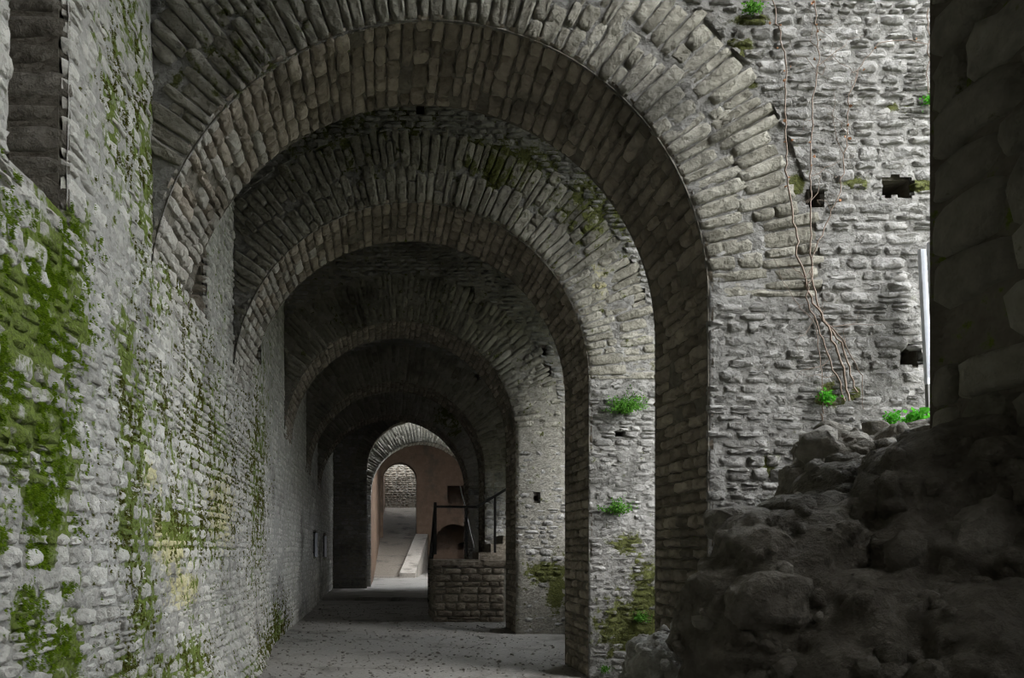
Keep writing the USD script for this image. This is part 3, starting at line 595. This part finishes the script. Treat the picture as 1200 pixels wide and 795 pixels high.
Sw = thing('ramp_side_wall', 'dim plastered wall along left side of the ramp', 'wall')
s = prism([(-2.2, 32.4, -.5), (-0.38, 32.4, -.5), (-2.2, 58, -.5), (0.38, 58, -.5)], [(-2.2, 32.4, 8.8), (-0.38, 32.4, 8.8), (-2.2, 58, 8.8), (0.38, 58, 8.8)])
v, f = rough(s, 0.6, 0.03, 1.2, 3); put('plaster', (v, f), 'plaster', Sw, tint=flat_tint(len(v), .45))
Fw = thing('end_wall', 'pale rough rubble wall seen through the arched doorway at far end', 'wall')
q = courses(-1.0, 4.5, 3.6, 9.0, (0.12, 0.22), (0.2, 0.45), (), r)
V, F, c = stone_grid(q, 0.012, 0.012, 0.022, 0.14, r, False)
lay(Fw, 'stone', 'small_stones', np.stack([V[:, :, 0], 58.0 - V[:, :, 2], V[:, :, 1]], 2), F, tints(len(c), r=r), 'soffit')
v, f = man_mesh(boxm(-2.2, 6.0, 58.03, 58.6, 2.5, 9.2)); put('mortar_core', (v, f), 'mortar', Fw, tint=flat_tint(len(v), .8))

# ------------------------------------------------------------------ stair block and its iron railing
Sb = thing('stair_block', 'low square masonry block under the black railing', 'stair block')
x0, x1, y0, y1, zt = 1.19, 2.75, 16.95, 18.7, 1.36
v, f = man_mesh(boxm(x0 + .04, 3.2, y0 + .04, y1, -.2, zt - .08)); put('mortar_core', (v, f), 'mortar', Sb, tint=flat_tint(len(v), .4))
r = np.random.default_rng(12)
q = courses(x0, x1, 0.0, zt - .1, (0.10, 0.19), (0.2, 0.42), (), r)
V, F, c = stone_grid(q, 0.006, 0.005, 0.006, 0.12, r, True, dh=0.008)
lay(Sb, 'stone', 'small_stones', np.stack([V[:, :, 0], y0 - V[:, :, 2], V[:, :, 1]], 2), F, tints(len(c), r=r), 'soffit', keep=np.ones(len(c), bool))
q = courses(y0, y1, 0.0, zt - .1, (0.10, 0.19), (0.2, 0.42), (), r)
V, F, c = stone_grid(q, 0.006, 0.005, 0.006, 0.12, r, True, dh=0.008)
lay(Sb, 'side_stone', 'small_side_stones', np.stack([x0 - V[:, :, 2], V[:, :, 0], V[:, :, 1]], 2), F[:, ::1], tints(len(c), r=r), 'soffit', keep=np.ones(len(c), bool))
for (a, b, c_, d) in ((x0 - .02, x0 + .42, y0 - .02, y1), (x0 + .43, x0 + 1.1, y0 - .01, y0 + .5), (x0 + 1.11, x1 + .4, y0 - .02, y0 + .5), (x0 + .43, x1 + .4, y0 + .52, y1)):
    v, f = rough(boxm(a, b, c_, d, zt - .1, zt + r.uniform(-.02, .02)), 0.1, 0.015, 6.0, int(a * 50)); put('capstone', (v, f), 'soffit', Sb, tint=flat_tint(len(v), r.uniform(.3, .6)))
# steps rising to the right from the block
for k in range(3):
    v, f = rough(boxm(2.25 + .28 * k, 3.4, 17.5, 18.6, zt, zt + .19 * (k + 1)), 0.15, 0.012, 6.0, 40 + k); put('stair_step', (v, f), 'soffit', Sb, tint=flat_tint(len(v), .5))
def bar(p, q, w, h=None):
    """A square bar from p to q."""
    p, q = np.array(p, float), np.array(q, float); d = q - p; L = np.linalg.norm(d); d /= L
    u = np.cross(d, [0, 0, 1.0]) if abs(d[2]) < .95 else np.array([1.0, 0, 0]); u /= np.linalg.norm(u); s = np.cross(d, u); h = h or w
    c = [(e * u * w / 2 + g * s * h / 2) for e in (-1, 1) for g in (-1, 1)]
    return m3.Manifold.hull_points(np.array([p + k for k in c] + [q + k for k in c]))
Ir = thing('iron_railing', 'black iron handrail rising to the right on the stair block', 'railing')
yr = 17.05
def at(px, py, d): return ((px - VX) * d / FPX, d, EYE + (VY - py) * d / FPX)
for a, b, w_, nm in ((at(510, 650, yr), at(510, 589, yr), .06, 'post'), (at(546.5, 650, yr), at(546.5, 594, yr), .05, 'post'), (at(580, 648, yr + .1), at(580, 582, yr + .1), .05, 'post'),
                     (at(509, 594, yr), at(559, 594.5, yr), .055, 'handrail'), (at(558.5, 594.5, yr), at(596, 572, yr + .1), .055, 'handrail'),
                     ((1.235, yr, 2.60), (1.50, 23.4, 1.02), .06, 'handrail'), ((1.235, yr + .05, 2.0), (1.50, 23.4, 0.52), .05, 'rail'), ((1.50, 23.4, -0.02), (1.50, 23.4, 1.05), .07, 'post'), ((1.37, 20.2, -0.02), (1.37, 20.2, 1.85), .05, 'post')):
    v, f = man_mesh(bar(a, b, w_)); put(nm, (v, f), 'iron', Ir)
def tube_mesh(pts, rad, sides=6):
    p = np.asarray(pts, float); t = np.gradient(p, axis=0); t /= np.linalg.norm(t, axis=1, keepdims=True) + 1e-9
    a = np.cross(t, np.where(np.abs(t[:, 1:2]) < .9, [0, 1.0, 0], [1.0, 0, 0])); a /= np.linalg.norm(a, axis=1, keepdims=True) + 1e-9; b = np.cross(t, a)
    ang = np.arange(sides) * 2 * math.pi / sides; rad = np.broadcast_to(rad, (len(p),))
    v = p[:, None] + rad[:, None, None] * (np.cos(ang)[None, :, None] * a[:, None] + np.sin(ang)[None, :, None] * b[:, None])
    F = []
    for i in range(len(p) - 1):
        for j in range(sides):
            q0, q1 = i * sides + j, i * sides + (j + 1) % sides; F += [(q0, q1, q1 + sides), (q0, q1 + sides, q0 + sides)]
    return v.reshape(-1, 3), np.array(F)
yc = 18.2
put('cable', tube_mesh([at(x, y, yc) for x, y in ((539, 570), (541, 580), (545, 593), (548, 610), (552, 628), (555, 640), (556, 644))], 0.014), 'cable', smooth=True, label='thin grey cable hanging behind the railing down to the block', cat='cable')

# ------------------------------------------------------------------ rubble in the foreground
def blob(parts, edge, amp, seed, smooth=3):
    """One lumpy rock body from overlapping ellipsoids (centre, radii), weathered by several sizes of noise."""
    man = m3.Manifold()
    for c, rad in parts:
        s = m3.Manifold.sphere(1.0, 18).scale(rad).translate(c); man = s if man.is_empty() else man + s
    man = man.refine_to_length(edge * 1.6)
    v, f = man_mesh(man); t = trimesh.Trimesh(v, f, process=True)
    trimesh.smoothing.filter_taubin(t, iterations=smooth)
    n = t.vertex_normals; p = np.array(t.vertices)
    lump = fbm(p * 2.6, 4, seed) - .5
    rid = 1 - np.abs(2 * fbm(p * 4.5, 4, seed + 3) - 1)
    fin = fbm(p * 11, 4, seed + 9) - .5
    p2 = p + n * (amp * (2.4 * lump + 1.8 * (rid - .75) + 1.3 * fin))[:, None]
    t2 = trimesh.Trimesh(p2, t.faces, process=False); m = m3.Manifold
    return p2, np.array(t.faces)
def rubble_stone(c, s, seed):
    t = trimesh.creation.icosphere(2); v = np.array(t.vertices); n = v.copy()
    v = np.sign(v) * np.abs(v) ** 0.75
    d = 1 + 0.5 * (fbm(n * 1.6 + seed, 3, seed) - .5) + .2 * (fbm(n * 5 + seed, 2, seed + 1) - .5)
    return v * d[:, None] * np.array(s) + np.array(c), np.array(t.faces)
def crust(parent, v, f, n, size, mat, seed, zmin, tone=(.3, .9)):
    """Small stones half sunk in a rubble mass; those that show largest are parts."""
    r = np.random.default_rng(seed); t = trimesh.Trimesh(v, f, process=False)
    tri = t.triangles; w = t.area_faces * (t.triangles_center[:, 2] > zmin) * (t.face_normals[:, 1] < .5); w /= w.sum()
    k = r.choice(len(f), n, p=w); c = tri[k].mean(1); nm = t.face_normals[k]
    ico = trimesh.creation.icosphere(1); d = np.array(ico.vertices); d = np.sign(d) * np.abs(d) ** .8
    sz = np.clip(r.lognormal(math.log(size), .45, n), size * .45, size * 3)
    V = []
    for i in range(n):
        R_ = trimesh.transformations.random_rotation_matrix(r.random(3))[:3, :3]
        V.append((d * (1 + r.normal(0, .13, (len(d), 1))) * r.uniform(.6, 1.25, 3) * sz[i]) @ R_.T + c[i] - nm[i] * sz[i] * .35)
    tt = np.zeros((n, 3)); tt[:, 0] = r.uniform(*tone, n); tt[:, 1] = .12
    lay(parent, 'crust_stone', 'small_crust_stones', np.array(V), np.array(ico.faces), tt, mat, limit=160, keep=np.ones(n, bool))
Rb = thing('rubble_pier', 'dark broken rubble masonry in the right foreground below the pier', 'rubble')
body = [((2.2, 3.2, 0.4), (0.75, 0.55, 1.15)), ((1.80, 3.45, 1.22), (0.42, 0.33, 0.60)), ((2.1, 3.5, 1.35), (0.42, 0.32, 0.50)), ((1.70, 3.4, 0.2), (0.30, 0.4, 0.9)), ((2.05, 3.5, 1.30), (0.42, 0.32, 0.48)), ((2.55, 3.3, 1.35), (0.55, 0.45, 0.62)),
        ((2.62, 3.35, 1.75), (0.50, 0.42, 0.42)), ((2.3, 3.8, 1.55), (0.4, 0.35, 0.45)), ((3.0, 3.1, 1.2), (0.5, 0.6, 0.95)), ((2.35, 2.9, 0.6), (0.5, 0.35, 0.9)), ((1.55, 3.5, 0.0), (0.25, 0.4, 1.0)), ((3.1, 3.9, 1.4), (0.7, 0.5, 0.75))]
v, f = blob(body, 0.026, 0.075, 11); put('rubble_mass', (v, f), 'rubble', Rb, tint=flat_tint(len(v), .45, .12), smooth=True); crust(Rb, v, f, 420, .036, 'rubble', 1, .4)
r = np.random.default_rng(33)
for k, (c, s) in enumerate([((2.0, 3.2, 1.42), (.17, .12, .10)), ((1.62, 3.2, 1.38), (.16, .12, .13)), ((2.42, 3.05, 1.52), (.22, .14, .26)), ((2.72, 3.05, 2.06), (.16, .12, .07)), ((2.52, 3.1, 2.0), (.12, .1, .06)), ((2.92, 3.0, 2.1), (.18, .12, .08)),
                            ((1.8, 3.25, 1.18), (.15, .12, .12)), ((2.2, 3.0, 1.15), (.16, .1, .14)), ((2.75, 2.85, 1.25), (.22, .12, .16)), ((1.62, 3.22, 0.95), (.13, .1, .2)), ((2.1, 2.95, 0.75), (.2, .12, .2)), ((2.6, 2.8, 0.75), (.22, .12, .22)),
                            ((2.2, 3.75, 1.80), (.18, .16, .10)), ((2.4, 3.8, 1.95), (.2, .18, .12)), ((2.0, 3.7, 1.78), (.16, .13, .09)), ((2.9, 3.7, 2.15), (.3, .25, .08)), ((1.75, 3.7, 1.72), (.18, .15, .09))]):
    v, f = rubble_stone(c, s, 70 + k); put('embedded_stone', (v, f), 'rubble', Rb, tint=flat_tint(len(v), r.uniform(.45, .85), .08))
# rubble bank behind it, closing the bay on the right
Bk = thing('rubble_bank', 'low bank of broken stone at foot of the pale right wall', 'rubble')
v, f = blob([((3.3, 5.0, 0.9), (0.75, 0.75, 1.42)), ((3.9, 5.0, 1.0), (0.9, 0.9, 1.5)), ((2.95, 4.7, 0.6), (0.55, 0.6, 1.25)), ((4.6, 5.0, 1.0), (1.0, 1.0, 1.5)), ((2.75, 5.1, 0.2), (0.45, 0.6, 1.0)), ((2.85, 4.7, 1.75), (0.42, 0.35, 0.55)), ((3.3, 4.7, 1.8), (0.6, 0.35, 0.55)), ((3.6, 4.4, 1.0), (0.9, 0.6, 1.2))], 0.035, 0.08, 21)
put('rubble_mass', (v, f), 'rubble', Bk, tint=flat_tint(len(v), .6, .15), smooth=True); crust(Bk, v, f, 420, .045, 'rubble', 2, 1.2)
for k in range(16):
    v, f = rubble_stone((r.uniform(2.9, 4.2), r.uniform(4.6, 5.4), r.uniform(2.12, 2.30)), r.uniform(.04, .10, 3), 130 + k); put('loose_stone', (v, f), 'rubble', Bk, tint=flat_tint(len(v), r.uniform(.5, .9), .1))
# pale broken lump at the foot of the nearest arch
Pl = thing('rubble_stump', 'pale low stump of rubble at foot of the nearest arch jamb', 'rubble')
v, f = blob([((2.0, 5.15, 0.78), (0.32, 0.28, 0.27)), ((1.85, 5.2, 0.5), (0.22, 0.3, 0.42)), ((2.2, 5.25, 0.8), (0.26, 0.25, 0.28)), ((2.1, 5.25, 0.3), (0.42, 0.35, 0.6)), ((2.38, 5.3, 0.6), (0.2, 0.25, 0.45))], 0.022, 0.05, 44)
put('rubble_mass', (v, f), 'rubble_pale', Pl, tint=flat_tint(len(v), .5, .1), smooth=True); crust(Pl, v, f, 160, .03, 'rubble_pale', 3, .5)
for k in range(14):
    v, f = rubble_stone((r.uniform(1.75, 2.45), r.uniform(4.98, 5.15), r.uniform(.75, 1.02)), r.uniform(.03, .075, 3), 170 + k); put('embedded_stone', (v, f), 'rubble_pale', Pl, tint=flat_tint(len(v), r.uniform(.3, .9), .1))

# ------------------------------------------------------------------ white gate frame
Gt = thing('white_gate', 'white painted wooden gate frame leaning beside the pale right wall', 'gate')
for nm, a, b, w_, h_ in (('upright', (4.185, 5.93, 3.92), (4.238, 5.93, 2.88), .042, .035), ('post', (4.238, 5.93, 2.88), (4.26, 5.93, 2.1), .035, .035), ('upright', (4.205, 5.86, 3.95), (4.25, 5.86, 2.95), .040, .035), ('crossbar', (4.235, 5.86, 3.70), (4.30, 4.4, 3.70), .04, .06), ('crossbar', (4.25, 5.86, 3.17), (4.30, 4.4, 3.17), .04, .06), ('upright', (4.30, 4.4, 3.93), (4.32, 4.4, 2.1), .055, .045)):
    v, f = man_mesh(bar(a, b, w_, h_)); put(nm, (v, f), 'white' if nm != 'post' else 'cable', Gt, label='dark lower post' if nm == 'post' else None)

# ------------------------------------------------------------------ dry creeper on the nearest arch's right face
Cr = thing('dry_creeper', 'leafless dry creeper climbing the pale right wall of the nearest arch', 'creeper')
r = np.random.default_rng(66)
d1 = A[1].yf - 0.035
def stem(pts, r0, r1, name='stem', d=d1):
    p = np.array([at(x, y, d) for x, y in pts]); n = max(8, int(np.linalg.norm(np.diff(p, axis=0), axis=1).sum() / 0.05))
    L = np.r_[0, np.cumsum(np.linalg.norm(np.diff(p, axis=0), axis=1))]; s = np.linspace(0, L[-1], n)
    q = np.stack([np.interp(s, L, p[:, k]) for k in range(3)], 1); q[1:-1] += r.normal(0, 0.007, (n - 2, 3)) * [1, .6, 1]
    put(name, tube_mesh(q, np.linspace(r0, r1, n) * .72, 5), 'bark', Cr, smooth=True); return q
main = [stem([(995, 470), (985, 420), (962, 368), (948, 345), (936, 300), (930, 260), (922, 200), (920, 140), (921, 70), (908, 20), (905, -20)], .012, .006),
        stem([(1005, 460), (985, 400), (962, 370), (952, 330), (950, 280), (949, 240), (950, 180), (952, 120), (960, 60), (955, 20), (958, -20)], .010, .005),
        stem([(990, 470), (975, 430), (958, 380), (944, 350), (952, 300), (985, 225), (992, 160), (995, 110), (1010, 75), (1030, 50), (1060, 45), (1088, 52)], .008, .004),
        stem([(965, 485), (963, 430), (955, 380), (930, 350), (905, 300)], .006, .002)]
stem([(1088, 10), (1087, 40), (1089, 80), (1088, 110)], .006, .004)
stem([(960, 370), (985, 395), (1010, 440), (1012, 480)], .008, .003)
stem([(962, 485), (972, 508), (980, 515)], .009, .006)
for k in range(26):
    q = main[r.integers(0, 3)]; p = q[r.integers(3, len(q) - 2)]
    n = 6; dd = np.cumsum(r.normal(0, 1, (n, 3)) * [.03, .004, .03] + [r.normal(0, .03), 0, r.normal(.01, .03)], 0)
    put('twig', tube_mesh(np.vstack([p, p + dd]), np.linspace(.003, .001, n + 1), 4), 'bark', Cr, smooth=True)
for k in range(34):
    q = main[r.integers(0, 3)]; p = q[r.integers(len(q) // 2, len(q))] + r.normal(0, .02, 3) * [1, .3, 1] + [0, -.01, 0]
    t = np.array([(-.5, 0, 0), (0, .25, -.35), (.5, 0, .1), (0, -.25, -.3), (0, .1, .4)]) * r.uniform(.018, .035)
    put('withered_leaf', (p + t @ trimesh.transformations.random_rotation_matrix(r.random(3))[:3, :3].T, np.array([(0, 1, 4), (1, 2, 4), (2, 3, 4), (3, 0, 4), (0, 3, 1), (3, 2, 1)])), 'dead', Cr)

# ------------------------------------------------------------------ plants in the joints
def plant(c, size, label, mat='fern', n=36, seed=0, leaf=0.016, group=None, out=(0, -1, 0), name='wall_plant', droop=.5):
    """A tuft in a wall: thin stems fanning out, each with small leaves."""
    r = np.random.default_rng(seed); P = thing(name, label, 'plant', group); c = np.array(c, float); out = np.array(out, float)
    S, Lv = [], []
    for k in range(n):
        d = r.normal(0, 1, 3); d[2] = abs(d[2]) * .7 + .1; d = d / np.linalg.norm(d) * .8 + out * .8; d /= np.linalg.norm(d)
        L = size * r.uniform(.5, 1.1); s = np.linspace(0, 1, 7)[:, None]
        p = c + d * L * s + np.array([0, 0, -droop * L]) * s ** 2 + r.normal(0, .01 * size, (7, 3)) * s
        S.append(tube_mesh(p, np.linspace(.0028, .001, 7), 3))
        for j in range(1, 7):
            for e in range(4):
                o = p[j] + r.normal(0, leaf * .9, 3); a = r.normal(0, 1, 3); a /= np.linalg.norm(a); b = np.cross(a, r.normal(0, 1, 3)); b /= np.linalg.norm(b)
                l = leaf * r.uniform(.6, 1.3)
                Lv.append((np.array([o, o + a * l * .5 + b * l * .38, o + a * l, o + a * l * .5 - b * l * .38]), np.array([(0, 1, 2), (0, 2, 3)])))
    put('stems', join(S), mat, P, kind='stuff'); put('leaves', join(Lv), mat, P, kind='stuff')
d2 = A[2].yf
plant(at(731, 482, d2 - .02), .30, 'bushy green wall plant on pier of the second arch, upper of two', n=85, seed=1, leaf=.024, droop=.15)
plant(at(722, 600, d2 - .02), .24, 'sparse green wall plant on pier of the second arch, lower of two', n=34, seed=2, leaf=.026, droop=.1)
plant(at(749, 726, d2 - .03), .13, 'small green sprig in mossy foot of the second arch pier', n=14, seed=3, leaf=.022, droop=0)
plant(at(709, 786, d2 - .05), .10, 'tiny green sprig at very bottom of the second arch pier', n=10, seed=4, leaf=.02, droop=0)
plant(at(966, 467, d1), .07, 'little bright green sprout in mossy hole under the dry creeper', 'bright', n=8, seed=5, leaf=.026)
plant(at(1042, 492, 5.7), .07, 'little green seedling on the rubble bank left of white gate', 'bright', n=8, seed=6, leaf=.022, droop=0)
plant(at(1074, 497, 5.5), .10, 'broad bright green leaves on rubble bank at foot of white gate', 'bright', n=10, seed=7, leaf=.045, droop=0)
plant(at(1090, 118, d1), .07, 'tiny green tuft high on the right wall against the dark pier', 'bright', n=9, seed=8, leaf=.02)
plant(at(880, 12, d1), .10, 'green tuft at the top edge above the nearest arch', 'fern', n=12, seed=9, leaf=.02)

# ------------------------------------------------------------------ moss cushions on the left wall
def tuft_proto():
    r = np.random.default_rng(4); T = []
    for k in range(16):
        a = r.uniform(0, 2 * math.pi); lean = r.uniform(.1, .9); d = np.array([math.cos(a) * lean, math.sin(a) * lean, 1.0]); d /= np.linalg.norm(d)
        o = np.array([r.normal(0, .35), r.normal(0, .35), 0]); s = np.cross(d, r.normal(0, 1, 3)); s /= np.linalg.norm(s)
        T.append((np.array([o - s * .13, o + s * .13, o + d * r.uniform(.6, 1.1)]), np.array([(0, 1, 2)])))
    return join(T)
tv, tf = tuft_proto()
def moss_patch(name, label, spots, mat, density, seed, size=(.010, .024), thresh=.42):
    r = np.random.default_rng(seed); P = []
    for (u, v, ru, rv, s) in spots:
        n = int(density * ru * rv * 3.1 * 2.2); P.append(np.stack([r.normal(u, ru * .75, n), r.normal(v, rv * .75, n)], 1))
    P = np.vstack(P)
    n = fbm(np.concatenate([P * 6.5, np.zeros((len(P), 1))], 1), 4, 19) * .75 + .25 * fbm(np.concatenate([P * 22, np.zeros((len(P), 1))], 1), 2, 29)
    P = P[(n > thresh) & (P[:, 0] > 3.2)]
    for a, b, c, d in SLITS: P = P[~((P[:, 0] > a - .02) & (P[:, 0] < b + .02) & (P[:, 1] > c - .05) & (P[:, 1] < d))]
    N = len(P); s = r.uniform(*size, N); ang = r.uniform(0, 2 * math.pi, N)
    ca, sa = np.cos(ang)[:, None], np.sin(ang)[:, None]
    # tuft's own up points out of the wall (+x) and droops a little
    L = tv[None] * s[:, None, None]
    a_ = L[:, :, 0] * ca - L[:, :, 1] * sa; b_ = L[:, :, 0] * sa + L[:, :, 1] * ca; h = L[:, :, 2]
    X = XL + .004 + left_bulge(P[:, 0], P[:, 1])[:, None] + h
    V = np.stack([X, P[:, :1] + a_, P[:, 1:2] + b_ - .35 * h], 2)
    put(name, (V.reshape(-1, 3), (tf[None] + (np.arange(N) * len(tv))[:, None, None]).reshape(-1, 3)), mat, label=label, cat='moss', kind='stuff')
LM = LEFT_MOSS
moss_patch('moss', 'bright green moss spread over the near end of left wall', LM[:15], 'moss', 1700, 1, thresh=.51)
moss_patch('moss', 'olive moss streaks running down the middle of left wall', LM[15:], 'moss_olive', 700, 2, size=(.010, .022), thresh=.52)
